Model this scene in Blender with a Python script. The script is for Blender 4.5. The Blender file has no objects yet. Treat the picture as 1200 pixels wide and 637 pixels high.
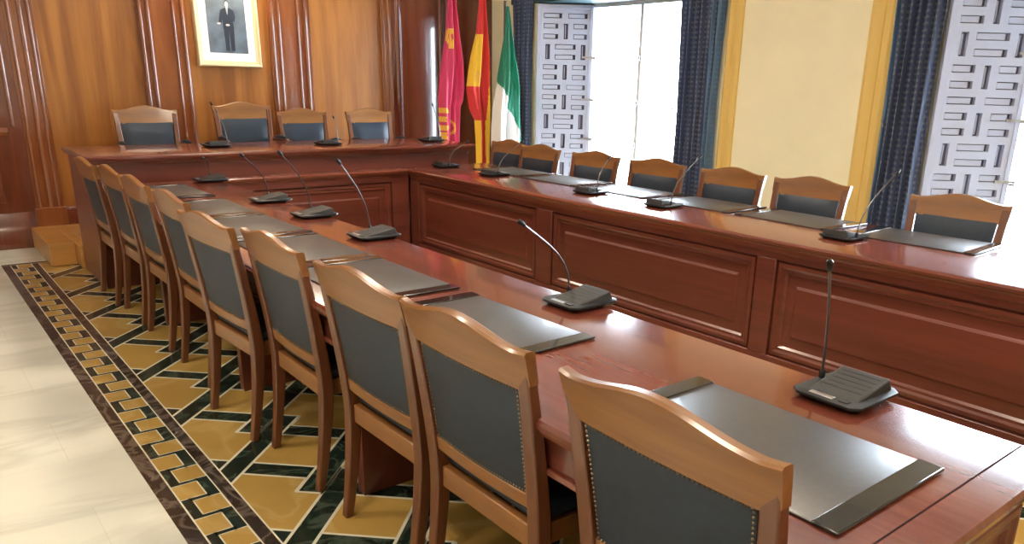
import bpy, bmesh, math, random
from mathutils import Vector, Matrix
random.seed(7)
S = bpy.context.scene
C = S.collection
PI = math.pi

# ------------------------------------------------------------------ camera
F, CX, CY, W_, H_ = 914.3, 646.75, 388.84, 1200, 637
pitch, yaw, roll = 0.3088, 0.70278, 0.02766
fw = Vector((math.sin(yaw)*math.cos(pitch), math.cos(yaw)*math.cos(pitch), -math.sin(pitch)))
r0 = Vector((math.cos(yaw), -math.sin(yaw), 0)); u0 = r0.cross(fw)
r1 = math.cos(roll)*r0 + math.sin(roll)*u0
u1 = -math.sin(roll)*r0 + math.cos(roll)*u0
cam = bpy.data.cameras.new('camera'); camo = bpy.data.objects.new('camera', cam); C.objects.link(camo)
m = Matrix((r1, u1, -fw)).transposed().to_4x4(); m.translation = Vector((0, 0, 1.5))
camo.matrix_world = m
cam.sensor_fit = 'HORIZONTAL'; cam.sensor_width = 36.0; cam.lens = F/W_*36.0
cam.shift_x = (W_/2-CX)/W_; cam.shift_y = (CY-H_/2)/W_
cam.clip_start = 0.02
S.camera = camo

# ------------------------------------------------------------------ world, exposure, lamps
S.view_settings.view_transform = 'Standard'; S.view_settings.look = 'None'
S.view_settings.exposure = 0.42; S.view_settings.gamma = 1.0; S.view_settings.use_curve_mapping = False
SKY = 27.0
w = bpy.data.worlds.new('sky'); S.world = w; w.use_nodes = True
bg = w.node_tree.nodes['Background']; bg.inputs[0].default_value = (0.74, 0.87, 1.0, 1); bg.inputs[1].default_value = SKY
LAMP = 34.0
LAMPS = [(-.6, 1.2, 'over the left aisle at the near end'), (-.6, 3.8, 'over the middle of the left aisle'),
         (2.65, 7.1, 'over the head counter'), (2.65, 1.6, 'between the two long tables, near end'), (2.65, 4.3, 'between the two long tables, far end'), (1.2, -1.6, 'behind the near end of the table')]
HR = 3.4                                   # room height

# ------------------------------------------------------------------ materials
MAT = {}
def nt(name):
    mt = bpy.data.materials.new(name); mt.use_nodes = True
    n = mt.node_tree; b = n.nodes['Principled BSDF']
    MAT[name] = mt
    return mt, n, b
def plain(name, col, rough=.5, metal=0, coat=0, spec=.5, noise=0, nscale=12):
    mt, n, b = nt(name)
    b.inputs['Base Color'].default_value = (*col, 1); b.inputs['Roughness'].default_value = rough
    b.inputs['Metallic'].default_value = metal; b.inputs['Coat Weight'].default_value = coat
    b.inputs['Specular IOR Level'].default_value = spec
    if noise:
        tc = n.nodes.new('ShaderNodeTexCoord'); nz = n.nodes.new('ShaderNodeTexNoise')
        nz.inputs['Scale'].default_value = nscale; nz.inputs['Detail'].default_value = 5
        n.links.new(tc.outputs['Object'], nz.inputs['Vector'])
        r = n.nodes.new('ShaderNodeValToRGB')
        r.color_ramp.elements[0].position = .3; r.color_ramp.elements[1].position = .7
        r.color_ramp.elements[0].color = (*[c*(1-noise) for c in col], 1)
        r.color_ramp.elements[1].color = (*[min(1, c*(1+noise)) for c in col], 1)
        n.links.new(nz.outputs['Fac'], r.inputs[0]); n.links.new(r.outputs[0], b.inputs['Base Color'])
    return mt
def wood(name, c1, c2, axis='Z', scale=1.0, rough=.35, coat=.3, fine=.5, coatr=.12):
    mt, n, b = nt(name)
    tc = n.nodes.new('ShaderNodeTexCoord'); mp = n.nodes.new('ShaderNodeMapping')
    s = {'X': (.35, 5, 5), 'Y': (5, .35, 5), 'Z': (5, 5, .35)}[axis]
    mp.inputs['Scale'].default_value = [v*scale for v in s]
    n.links.new(tc.outputs['Object'], mp.inputs[0])
    a = n.nodes.new('ShaderNodeTexNoise'); a.inputs['Scale'].default_value = 1.4; a.inputs['Detail'].default_value = 4
    a.inputs['Distortion'].default_value = .8
    g = n.nodes.new('ShaderNodeTexNoise'); g.inputs['Scale'].default_value = 14; g.inputs['Detail'].default_value = 3
    n.links.new(mp.outputs[0], a.inputs['Vector']); n.links.new(mp.outputs[0], g.inputs['Vector'])
    mx = n.nodes.new('ShaderNodeMix'); mx.data_type = 'FLOAT'; mx.inputs[0].default_value = fine*.5
    n.links.new(a.outputs['Fac'], mx.inputs[2]); n.links.new(g.outputs['Fac'], mx.inputs[3])
    r = n.nodes.new('ShaderNodeValToRGB')
    r.color_ramp.elements[0].position = .36; r.color_ramp.elements[1].position = .62
    r.color_ramp.elements[0].color = (*c1, 1); r.color_ramp.elements[1].color = (*c2, 1)
    n.links.new(mx.outputs[0], r.inputs[0]); n.links.new(r.outputs[0], b.inputs['Base Color'])
    b.inputs['Roughness'].default_value = rough; b.inputs['Coat Weight'].default_value = coat
    b.inputs['Coat Roughness'].default_value = coatr
    return mt
def marble(name, base, vein, scale=2.0, rough=.25, width=.06, stretch=(1, 1, 1), rot=0, cloud=.12):
    mt, n, b = nt(name)
    tc = n.nodes.new('ShaderNodeTexCoord'); mp = n.nodes.new('ShaderNodeMapping')
    mp.inputs['Scale'].default_value = stretch; mp.inputs['Rotation'].default_value = (0, 0, rot)
    n.links.new(tc.outputs['Object'], mp.inputs[0])
    a = n.nodes.new('ShaderNodeTexNoise'); a.inputs['Scale'].default_value = scale; a.inputs['Detail'].default_value = 7
    a.inputs['Distortion'].default_value = 1.2
    n.links.new(mp.outputs[0], a.inputs['Vector'])
    r = n.nodes.new('ShaderNodeValToRGB'); e = r.color_ramp.elements
    e[0].position = .5-width; e[1].position = .5+width
    e[0].color = (*base, 1); e[1].color = (*base, 1); k = e.new(.5); k.color = (*vein, 1)
    n.links.new(a.outputs['Fac'], r.inputs[0])
    c = n.nodes.new('ShaderNodeTexNoise'); c.inputs['Scale'].default_value = scale*.6; c.inputs['Detail'].default_value = 4
    n.links.new(mp.outputs[0], c.inputs['Vector'])
    hs = n.nodes.new('ShaderNodeMapRange'); hs.inputs[1].default_value = .3; hs.inputs[2].default_value = .7
    hs.inputs[3].default_value = 1-cloud; hs.inputs[4].default_value = 1+cloud
    n.links.new(c.outputs['Fac'], hs.inputs[0])
    vm = n.nodes.new('ShaderNodeVectorMath'); vm.operation = 'SCALE'
    n.links.new(r.outputs[0], vm.inputs[0]); n.links.new(hs.outputs[0], vm.inputs['Scale'])
    n.links.new(vm.outputs[0], b.inputs['Base Color'])
    b.inputs['Roughness'].default_value = rough
    return mt
wood('wall_veneer', (.20, .066, .014), (.39, .150, .032), 'Z', .8, .30, .3, .3)
wood('wall_veneer_dark', (.11, .024, .011), (.18, .044, .018), 'Z', .8, .14, .9, .4, .05)
wood('moulding_wood', (.16, .042, .013), (.25, .075, .022), 'Z', 1, .18, .9, .5, .05)
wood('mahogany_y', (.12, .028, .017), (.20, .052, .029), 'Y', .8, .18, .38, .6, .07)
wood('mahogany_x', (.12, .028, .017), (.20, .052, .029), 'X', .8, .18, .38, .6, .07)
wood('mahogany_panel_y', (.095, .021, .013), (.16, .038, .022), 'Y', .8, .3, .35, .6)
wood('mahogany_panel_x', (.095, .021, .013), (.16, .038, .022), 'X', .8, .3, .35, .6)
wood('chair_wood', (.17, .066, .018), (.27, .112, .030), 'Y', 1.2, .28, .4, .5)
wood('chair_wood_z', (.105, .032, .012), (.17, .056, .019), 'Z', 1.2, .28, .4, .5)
wood('platform_wood', (.42, .19, .04), (.55, .27, .07), 'X', .8, .3, .2)
plain('leather', (.014, .024, .040), .44, spec=.4, coat=.0, noise=.12, nscale=40)
plain('brass_nail', (.17, .13, .09), .35, 1)
plain('wall_cream', (.97, .89, .62), .75, noise=.03, nscale=3)
plain('wall_gold', (.78, .52, .15), .6)
plain('wall_shell', (.86, .80, .66), .8)
plain('ceiling_white', (.8, .78, .72), .9)
plain('shutter_paint', (.54, .57, .72), .55)
plain('shutter_gap_shade', (.13, .13, .20), .7)
plain('frame_teal', (.03, .07, .08), .5)
plain('window_paint', (.82, .86, .9), .5)
plain('steel', (.5, .5, .52), .3, 1)
plain('black_plastic', (.012, .013, .016), .42, spec=.35, noise=.1)
plain('grey_plastic', (.030, .028, .027), .55, spec=.3)
plain('black_rubber', (.012, .012, .013), .6)
plain('pad_leather', (.052, .043, .038), .40, coat=.05, noise=.1, nscale=60, spec=.5)
plain('pad_strip', (.012, .013, .016), .16, coat=.5, spec=.7)
plain('mat_white', (.85, .85, .80), .7)
plain('gold_frame', (.80, .66, .42), .4, .3)
plain('inlay_dark', (.03, .012, .01), .9, spec=.05)
plain('neck_metal', (.16, .15, .15), .28, .8)
plain('photo_bg', (.10, .13, .17), .4, noise=.35, nscale=9)
plain('photo_suit', (.018, .026, .045), .4)
plain('photo_skin', (.48, .46, .44), .4)
plain('photo_shirt', (.30, .34, .38), .4)
plain('flag_crimson', (.62, .035, .13), .6)
plain('flag_gold', (.80, .45, .05), .55)
plain('flag_red', (.68, .03, .03), .6)
plain('flag_yellow', (.88, .55, .03), .6)
plain('flag_green', (.0, .20, .12), .5)
plain('flag_white', (.82, .82, .80), .6)
plain('pole_wood', (.05, .03, .02), .4)
marble('marble_yellow', (.46, .285, .075), (.54, .36, .12), 1.6, .16, .05, cloud=.2)
marble('marble_green', (.014, .026, .020), (.06, .085, .06), 5, .15, .05)
marble('marble_brown', (.035, .026, .022), (.15, .12, .10), 5, .15, .06, cloud=.3)
plain('marble_line', (.72, .68, .55), .3)
for nm in ('flag_crimson', 'flag_red', 'flag_yellow', 'flag_green', 'flag_white', 'flag_gold'):
    MAT[nm].node_tree.nodes['Principled BSDF'].inputs['Sheen Weight'].default_value = .3
# white marble slabs with joints
mt = marble('marble_white', (.80, .80, .72), (.69, .69, .62), 1.1, .2, .07, (.45, 1.9, 1), .35, .05)
n = mt.node_tree; b = n.nodes['Principled BSDF']
tc = n.nodes.new('ShaderNodeTexCoord'); br = n.nodes.new('ShaderNodeTexBrick')
br.inputs['Scale'].default_value = 1; br.inputs['Brick Width'].default_value = .9; br.inputs['Row Height'].default_value = .45
br.inputs['Mortar Size'].default_value = .0015
br.inputs['Color1'].default_value = (1, 1, 1, 1); br.inputs['Color2'].default_value = (.93, .93, .92, 1); br.inputs['Mortar'].default_value = (.86, .85, .82, 1)
mpp = n.nodes.new('ShaderNodeMapping'); mpp.inputs['Rotation'].default_value = (0, 0, 0); mpp.inputs['Location'].default_value = (.1, .2, 0)
n.links.new(tc.outputs['Object'], mpp.inputs[0]); n.links.new(mpp.outputs[0], br.inputs['Vector'])
vm = n.nodes.new('ShaderNodeVectorMath'); vm.operation = 'MULTIPLY'
src = b.inputs['Base Color'].links[0].from_socket
n.links.new(src, vm.inputs[0]); n.links.new(br.outputs[0], vm.inputs[1]); n.links.new(vm.outputs[0], b.inputs['Base Color'])
# clear glass
mt, n, b = nt('glass'); n.nodes.remove(b)
tr = n.nodes.new('ShaderNodeBsdfTransparent'); gl = n.nodes.new('ShaderNodeBsdfGlossy'); gl.inputs['Roughness'].default_value = .02
fr = n.nodes.new('ShaderNodeFresnel'); fr.inputs[0].default_value = 1.25; mx = n.nodes.new('ShaderNodeMixShader')
n.links.new(fr.outputs[0], mx.inputs[0]); n.links.new(tr.outputs[0], mx.inputs[1]); n.links.new(gl.outputs[0], mx.inputs[2])
n.links.new(mx.outputs[0], n.nodes['Material Output'].inputs[0])
# damask curtain
def curtain_mat(name, c1, c2):
    mt, n, b = nt(name)
    tc = n.nodes.new('ShaderNodeTexCoord')
    vo = n.nodes.new('ShaderNodeTexVoronoi'); vo.inputs['Scale'].default_value = 24; vo.inputs['Randomness'].default_value = .15
    n.links.new(tc.outputs['UV'], vo.inputs['Vector'])
    r = n.nodes.new('ShaderNodeValToRGB'); r.color_ramp.elements[0].position = .2; r.color_ramp.elements[1].position = .32
    r.color_ramp.elements[0].color = (*c2, 1); r.color_ramp.elements[1].color = (*c1, 1)
    n.links.new(vo.outputs['Distance'], r.inputs[0]); n.links.new(r.outputs[0], b.inputs['Base Color'])
    b.inputs['Roughness'].default_value = .6; b.inputs['Sheen Weight'].default_value = .2
    tl = n.nodes.new('ShaderNodeBsdfTranslucent'); ms = n.nodes.new('ShaderNodeMixShader'); ms.inputs[0].default_value = .35
    n.links.new(r.outputs[0], tl.inputs[0])
    n.links.new(b.outputs[0], ms.inputs[1]); n.links.new(tl.outputs[0], ms.inputs[2]); n.links.new(ms.outputs[0], n.nodes['Material Output'].inputs[0])
curtain_mat('curtain_navy', (.085, .115, .22), (.21, .23, .31))
curtain_mat('curtain_backlit_blue', (.16, .28, .46), (.20, .33, .50))
mt, n, b = nt('lamp_glow'); b.inputs['Emission Color'].default_value = (1, .78, .5, 1); b.inputs['Emission Strength'].default_value = 9

# ------------------------------------------------------------------ mesh helpers
class MB:
    def __init__(s): s.v = []; s.f = []; s.m = []; s.mats = []; s.uv = None
    def mi(s, mat):
        if mat not in s.mats: s.mats.append(mat)
        return s.mats.index(mat)
    def quad(s, pts, mat):
        k = len(s.v); s.v += [tuple(p) for p in pts]; s.f.append(tuple(range(k, k+len(pts)))); s.m.append(s.mi(mat))
    def box(s, a, b_, mat):
        x0, y0, z0 = [min(a[i], b_[i]) for i in range(3)]; x1, y1, z1 = [max(a[i], b_[i]) for i in range(3)]
        k = len(s.v)
        s.v += [(x0, y0, z0), (x1, y0, z0), (x1, y1, z0), (x0, y1, z0), (x0, y0, z1), (x1, y0, z1), (x1, y1, z1), (x0, y1, z1)]
        for q in ((0, 3, 2, 1), (4, 5, 6, 7), (0, 1, 5, 4), (1, 2, 6, 5), (2, 3, 7, 6), (3, 0, 4, 7)):
            s.f.append(tuple(k+i for i in q)); s.m.append(s.mi(mat))
    def loops(s, rings, mat, closed=True, cap=True):
        k = len(s.v); n_ = len(rings[0])
        for r in rings: s.v += [tuple(p) for p in r]
        for i in range(len(rings)-1):
            for j in range(n_ if closed else n_-1):
                j2 = (j+1) % n_
                s.f.append((k+i*n_+j, k+i*n_+j2, k+(i+1)*n_+j2, k+(i+1)*n_+j)); s.m.append(s.mi(mat))
        if cap:
            s.f.append(tuple(k+j for j in reversed(range(n_)))); s.m.append(s.mi(mat))
            e = k+(len(rings)-1)*n_
            s.f.append(tuple(e+j for j in range(n_))); s.m.append(s.mi(mat))
    def tube(s, pts, rad, mat, n_=10):
        pts = [Vector(p) for p in pts]
        if not isinstance(rad, (list, tuple)): rad = [rad]*len(pts)
        rings = []; up = None
        for i, p in enumerate(pts):
            t = (pts[min(i+1, len(pts)-1)]-pts[max(i-1, 0)]).normalized()
            if up is None: up = t.orthogonal().normalized()
            up = (up-t*up.dot(t)).normalized(); q = t.cross(up)
            rings.append([p+(up*math.cos(2*PI*j/n_)+q*math.sin(2*PI*j/n_))*rad[i] for j in range(n_)])
        s.loops(rings, mat)
    def lathe(s, prof, mat, c=(0, 0, 0), n_=20):
        s.loops([[(c[0]+r*math.cos(2*PI*j/n_), c[1]+r*math.sin(2*PI*j/n_), c[2]+z) for j in range(n_)] for r, z in prof], mat)
    def prism(s, prof, a, b_, ax, mat):
        """prof in the two axes other than ax (in x,y,z order); extruded a..b"""
        def P(q, t):
            return {'X': (t, q[0], q[1]), 'Y': (q[0], t, q[1]), 'Z': (q[0], q[1], t)}[ax]
        s.loops([[P(q, a) for q in prof], [P(q, b_) for q in prof]], mat)
    def nested(s, o, u, v, nrm, lu, lv, prof, mat):
        """concentric rectangular loops: o corner, u/v unit dirs, prof = [(inset, height)...]"""
        o, u, v, nrm = map(Vector, (o, u, v, nrm)); rings = []
        for d, h in prof:
            rings.append([o+u*d+v*d+nrm*h, o+u*(lu-d)+v*d+nrm*h, o+u*(lu-d)+v*(lv-d)+nrm*h, o+u*d+v*(lv-d)+nrm*h])
        k = len(s.v)
        for r in rings: s.v += [tuple(p) for p in r]
        for i in range(len(rings)-1):
            for j in range(4):
                j2 = (j+1) % 4
                s.f.append((k+i*4+j, k+i*4+j2, k+(i+1)*4+j2, k+(i+1)*4+j)); s.m.append(s.mi(mat))
        e = k+(len(rings)-1)*4
        s.f.append((e, e+1, e+2, e+3)); s.m.append(s.mi(mat))
    def build(s, name, parent=None, bevel=0, smooth=True, kind=None, subsurf=0, solid=0, fixn=True):
        me = bpy.data.meshes.new(name); me.from_pydata(s.v, [], s.f)
        for mt_ in s.mats: me.materials.append(MAT[mt_])
        for p, i in zip(me.polygons, s.m): p.material_index = i
        if s.uv:
            uvl = me.uv_layers.new(name='UVMap')
            for l in me.loops: uvl.data[l.index].uv = s.uv[l.vertex_index]
        bm = bmesh.new(); bm.from_mesh(me)
        if fixn: bmesh.ops.recalc_face_normals(bm, faces=bm.faces)
        if smooth:
            for f in bm.faces: f.smooth = True
            for e in bm.edges:
                if len(e.link_faces) == 2 and e.calc_face_angle(0) > math.radians(32): e.smooth = False
        bm.to_mesh(me); bm.free()
        o = bpy.data.objects.new(name, me); C.objects.link(o)
        if parent: o.parent = parent
        if kind: o['kind'] = kind
        if solid:
            md = o.modifiers.new('solid', 'SOLIDIFY'); md.thickness = solid; md.offset = 0
        if bevel:
            md = o.modifiers.new('bevel', 'BEVEL'); md.width = bevel; md.segments = 2; md.limit_method = 'ANGLE'; md.angle_limit = math.radians(40)
            md.harden_normals = False
        if subsurf:
            md = o.modifiers.new('sub', 'SUBSURF'); md.levels = subsurf; md.render_levels = subsurf
        return o
def tag(o, label, cat, group=None, kind=None):
    o['label'] = label; o['category'] = cat
    if group: o['group'] = group
    if kind: o['kind'] = kind
    return o
def thing(name, loc=(0, 0, 0), rz=0):
    o = bpy.data.objects.new(name, None); C.objects.link(o); o.location = loc; o.rotation_euler = (0, 0, rz)
    o.empty_display_size = .1
    return o
def dup(root, loc, rz=0, scale=1):
    r = root.copy(); C.objects.link(r); r.location = loc; r.rotation_euler = (0, 0, rz); r.scale = (scale,)*3
    for ch in list(root.children):
        c = ch.copy(); C.objects.link(c); c.parent = r
        for g in list(ch.children):
            d = g.copy(); C.objects.link(d); d.parent = c
    return r
def struct(name, mb, **k): return mb.build(name, kind='structure', **k)

# ------------------------------------------------------------------ room shell
XW, YB, XL, YN = 5.82, 8.15, -2.4, -3.2
# floor: white marble, with the inlaid marble carpet
fl = MB()
fl.box((XL-.3, YN-.3, -.1), (XW+1.2, YB+.3, 0), 'marble_white')
def clip(poly, x0, x1, y0, y1):
    def cut(p, f_in, inter):
        out = []
        for i in range(len(p)):
            a, b2 = p[i-1], p[i]
            if f_in(b2):
                if not f_in(a): out.append(inter(a, b2))
                out.append(b2)
            elif f_in(a): out.append(inter(a, b2))
        return out
    def ix(x): return lambda a, b2: (x, a[1]+(b2[1]-a[1])*(x-a[0])/(b2[0]-a[0]))
    def iy(y): return lambda a, b2: (a[0]+(b2[0]-a[0])*(y-a[1])/(b2[1]-a[1]), y)
    for f_in, it in ((lambda p: p[0] >= x0, ix(x0)), (lambda p: p[0] <= x1, ix(x1)), (lambda p: p[1] >= y0, iy(y0)), (lambda p: p[1] <= y1, iy(y1))):
        if not poly: return []
        poly = cut(poly, f_in, it)
    return poly
def flat(x0, y0, x1, y1, z, mat): fl.quad([(x0, y0, z), (x1, y0, z), (x1, y1, z), (x0, y1, z)], mat)
CX0, CX1, CY0, CY1 = .795, 4.9, -1.6, 7.37
flat(.548, CY0-.25, 5.15, 7.45, .0003, 'marble_yellow')
# interlaced diagonal bands
PX, PY, wb, gp = .515, .655, .120, .012
lat = []
for i in range(-4, 12):
    for j in range(-10, 12):
        lat.append((1.115+PX*i, 2.62+PY*j))
def pq(p, q): return ((q-p)/2, (q+p)/2)
def band(p0, p1, q0, q1, z):
    e = .017
    for g, mat, dz in ((e, 'marble_line', 0), (0, 'marble_green', .0003)):
        poly = [pq(p0-g, q0-g), pq(p1+g, q0-g), pq(p1+g, q1+g), pq(p0-g, q1+g)]
        poly = clip(poly, CX0, CX1, CY0, CY1)
        if len(poly) >= 3: fl.quad([(x, y, z+dz) for x, y in poly], mat)
L_ = PX+PY
for cx, cy in lat:
    p, q = cy-cx, cy+cx
    band(p-.138, p+L_+.138, q+gp, q+gp+wb, .0006)
    band(p+gp, p+gp+wb, q-.138, q+L_+.138, .0012)
# border: outer band, key zone, inner band
def fret(x0, z=.0006):
    flat(x0, CY0-.25, x0+.055, 7.45, z, 'marble_brown')
    flat(x0+.193, CY0-.25, x0+.200, 7.45, z, 'marble_line')
    flat(x0+.055, CY0-.25, x0+.061, 7.45, z, 'marble_line')
    flat(x0+.200, CY0-.25, x0+.245, 7.45, z, 'marble_brown')
    flat(x0+.245, CY0-.25, x0+.251, 7.45, z+.001, 'marble_line')
    y = 3.357-.288*20
    while y < 7.2:
        for g, mat, dz in ((.005, 'marble_line', .0003), (0, 'marble_green', .0006)):
            flat(x0+.155-g, y-g, x0+.195, y+.165+g, z+dz, mat)
            flat(x0+.061, y+.165-g, x0+.095+g, y+.288+.020+g, z+dz, mat)
            flat(x0+.090-g, y-g, x0+.16, y+.020+g, z+dz, mat)
            flat(x0+.061, y+.147-g, x0+.16, y+.165+g, z+dz, mat)
        y += .288
flat(.548, 7.405, 5.15, 7.45, .0022, 'marble_brown')
flat(.548, 7.40, 5.15, 7.405, .0022, 'marble_line')
fret(.548)
for (a, b_) in ((4.9, 5.15),):
    flat(a, CY0, b_, 7.45, .0010, 'marble_brown')
struct('floor', fl, smooth=False)

cl = MB(); cl.box((XL-.3, YN-.3, HR), (XW+1.2, YB+.3, HR+.1), 'ceiling_white'); struct('ceiling', cl)
wl = MB(); wl.box((XL-.15, YN-.15, 0), (XL, YB+.15, HR), 'wall_shell'); struct('wall_left', wl)
wl = MB(); wl.box((XL-.15, YN-.15, 0), (XW+.6, YN, HR), 'wall_shell'); struct('wall_near', wl)

# back wall: veneer with pilasters
wb_ = MB()
wb_.box((XL, YB, 0), (4.42, YB+.15, HR), 'wall_veneer')
struct('wall_back', wb_)
wd = MB()
wd.box((4.42, YB-.02, 0), (XW+.5, YB+.15, HR), 'wall_veneer_dark')
wd.nested((4.52, YB-.02, .22), (1, 0, 0), (0, 0, 1), (0, -1, 0), .62, 2.6, [(0, 0), (.02, .018), (.05, .018), (.07, .0), (.1, .006)], 'wall_veneer_dark')
wd.nested((5.17, YB-.02, .22), (1, 0, 0), (0, 0, 1), (0, -1, 0), .58, 2.6, [(0, 0), (.02, .018), (.05, .018), (.07, .0), (.1, .006)], 'wall_veneer_dark')
struct('wall_corner', wd, bevel=.004)
tn = 0
def pilaster(x0, x1, beads):
    global tn
    tn += 1
    b3 = MB(); b3.box((x0, YB-.035, 0), (x1, YB+.01, HR), 'moulding_wood')
    for bx_, r in beads:
        prof = [(bx_+r*math.cos(PI*k/6), YB-.035-r*.9*math.sin(PI*k/6)) for k in range(7)]
        b3.prism(prof, .18, HR, 'Z', 'moulding_wood')
    b3.box((x0-.015, YB-.06, .0), (x1+.015, YB+.01, .34), 'moulding_wood')
    struct('trim_%d' % tn, b3, bevel=.003)
for x0, x1, bd in ((.93, 1.14, [(.965, .014), (1.045, .020), (1.105, .014)]),
                   (1.93, 2.34, [(1.955, .018), (2.02, .018), (2.235, .014), (2.315, .018)]),
                   (3.12, 3.54, [(3.15, .017), (3.215, .017), (3.41, .016), (3.49, .022)]),
                   (4.34, 4.47, [(4.37, .014), (4.43, .018)]),
                   (-.5, -.32, [(-.45, .016), (-.37, .016)])):
    pilaster(x0, x1, bd)
bb = MB()
prof = [(YB+.01, .0), (YB-.05, .0), (YB-.05, .20), (YB-.035, .225), (YB-.035, .30), (YB-.02, .33), (YB+.01, .33)]
bb.prism(prof, XL, 4.42, 'X', 'wall_veneer_dark'); struct('baseboard_back', bb)
dd = MB()                                      # dado on the far left part of the wall
dd.box((XL, YB-.03, .3), (.93, YB+.01, .98), 'wall_veneer_dark')
prof = [(YB+.01, .96), (YB-.05, .96), (YB-.06, .985), (YB-.05, 1.02), (YB-.03, 1.03), (YB+.01, 1.03)]
dd.prism(prof, XL, .82, 'X', 'moulding_wood')
for k in range(4):
    dd.nested((-.26-k*.85+.36, YB-.03, .4), (1, 0, 0), (0, 0, 1), (0, -1, 0), .62, .5, [(0, 0), (.015, .012), (.035, .012), (.05, .002)], 'wall_veneer_dark')
struct('trim_6', dd)
d2 = MB()
d2.box((.66, YB-.045, .98), (.93, YB+.01, HR), 'wall_veneer_dark')
for x in (.70, .86): d2.prism([(x+.016*math.cos(PI*k/6), YB-.045-.014*math.sin(PI*k/6)) for k in range(7)], 1.03, HR, 'Z', 'moulding_wood')
struct('trim_7', d2)

# right wall with two deep splayed window openings
DEP, SL = .47, .40
wins = [(7.30, 4.95), (2.77, .42)]               # (far jamb, near jamb) on the room face
ZB, ZT = .06, 2.345
rw = MB()
def wseg(y0, y1, z0=0, z1=HR): rw.box((XW, y0, z0), (XW+.06, y1, z1), 'wall_cream')
for a, b_ in ((YB+.15, wins[0][0]), (wins[0][1], wins[1][0]), (wins[1][1], YN)): wseg(b_, a)
for f_, n_ in wins:
    wseg(n_, f_, ZT, HR); wseg(n_, f_, 0, ZB)
    # splayed reveals, soffit, sill
    for ya, yb in ((f_, f_-SL), (n_, n_+SL)):
        s_ = 1 if ya == f_ else -1
        rw.loops([[(XW+.001, ya, ZB), (XW+DEP+.1, yb, ZB), (XW+DEP+.1, yb+.5*s_, ZB), (XW+.06, ya+.12*s_, ZB)],
                  [(XW+.001, ya, ZT), (XW+DEP+.1, yb, ZT), (XW+DEP+.1, yb+.5*s_, ZT), (XW+.06, ya+.12*s_, ZT)]], 'wall_cream')
    rw.box((XW+.06, n_, ZT), (XW+DEP+.2, f_, ZT+.1), 'wall_cream')
    rw.box((XW+.06, n_, ZB-.08), (XW+DEP+.2, f_, ZB), 'wall_cream')
# outer face of the wall, so that no light leaks round the reveals
X2 = XW+DEP+.1
def oseg(y0, y1, z0=0, z1=HR): rw.box((X2, y0, z0), (X2+.08, y1, z1), 'wall_cream')
oseg(wins[0][0]-SL, YB+.3); oseg(wins[1][0]-SL, wins[0][1]+SL); oseg(YN-.3, wins[1][1]+SL)
for f_, n_ in wins: oseg(n_+SL, f_-SL, ZT, HR); oseg(n_+SL, f_-SL, 0, ZB)
struct('wall_right', rw, smooth=False)
# plaster mouldings framing the pale panels
def vmould(y0, y1, k):
    b3 = MB(); a, c = min(y0, y1), max(y0, y1)
    prof = [(XW+.01, a), (XW-.02, a), (XW-.035, a+(c-a)*.15), (XW-.03, a+(c-a)*.4), (XW-.012, a+(c-a)*.5), (XW-.03, a+(c-a)*.62), (XW-.035, a+(c-a)*.85), (XW-.02, c), (XW+.01, c)]
    b3.prism(prof, .25, 3.1, 'Z', 'wall_gold'); struct('trim_%d' % k, b3)
vmould(4.60, 4.45, 8); vmould(3.28, 3.08, 9); vmould(7.48, 7.36, 10); vmould(.2, .05, 11)
b3 = MB(); b3.box((XW-.02, YN, 0), (XW+.02, wins[1][1], .2), 'wall_gold'); b3.box((XW-.02, wins[1][0], 0), (XW+.02, wins[0][1], .2), 'wall_gold'); b3.box((XW-.02, wins[0][0], 0), (XW+.02, YB, .2), 'wall_gold')
struct('baseboard_right', b3)

# window joinery, glass
for wi, (f_, n_) in enumerate(wins):
    xg = XW+DEP; ya, yb = n_+SL+.02, f_-SL-.02; ym = (ya+yb)/2-.04
    e = MB()
    e.box((xg-.03, ya-.1, ZB), (xg+.03, ya+.045, ZT), 'window_paint'); e.box((xg-.03, yb-.045, ZB), (xg+.03, yb+.1, ZT), 'window_paint')
    e.box((xg-.03, ya, ZT-.05), (xg+.03, yb, ZT+.02), 'window_paint'); e.box((xg-.03, ya, ZB), (xg+.03, yb, ZB+.1), 'window_paint')
    e.box((xg-.035, ym-.022, ZB), (xg+.035, ym+.022, ZT), 'window_paint')
    for z in (.88, 1.32, 1.77): e.box((xg-.008, ya, z-.006), (xg+.008, yb, z+.006), 'window_paint')
    fo = struct('window_%d' % (wi+1), e, bevel=.004)
    g = MB(); g.box((xg-.003, ya+.02, ZB+.05), (xg+.003, yb-.02, ZT-.03), 'glass'); g.build('window_pane', fo)
    hh = MB()
    for z in (.88, 1.32, 1.77):
        hh.box((xg-.05, ym-.012, z-.022), (xg-.032, ym+.012, z+.022), 'steel'); hh.box((xg-.045, yb-.12, z-.008), (xg-.03, yb-.02, z+.008), 'steel')
    hh.build('window_bolt', fo)
    l = MB(); l.box((XW-.03, n_-.42, ZT-.01), (XW+DEP, f_+.42, ZT+.16), 'frame_teal')
    o = struct('trim_%d' % (12+wi), l, bevel=.006)

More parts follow.
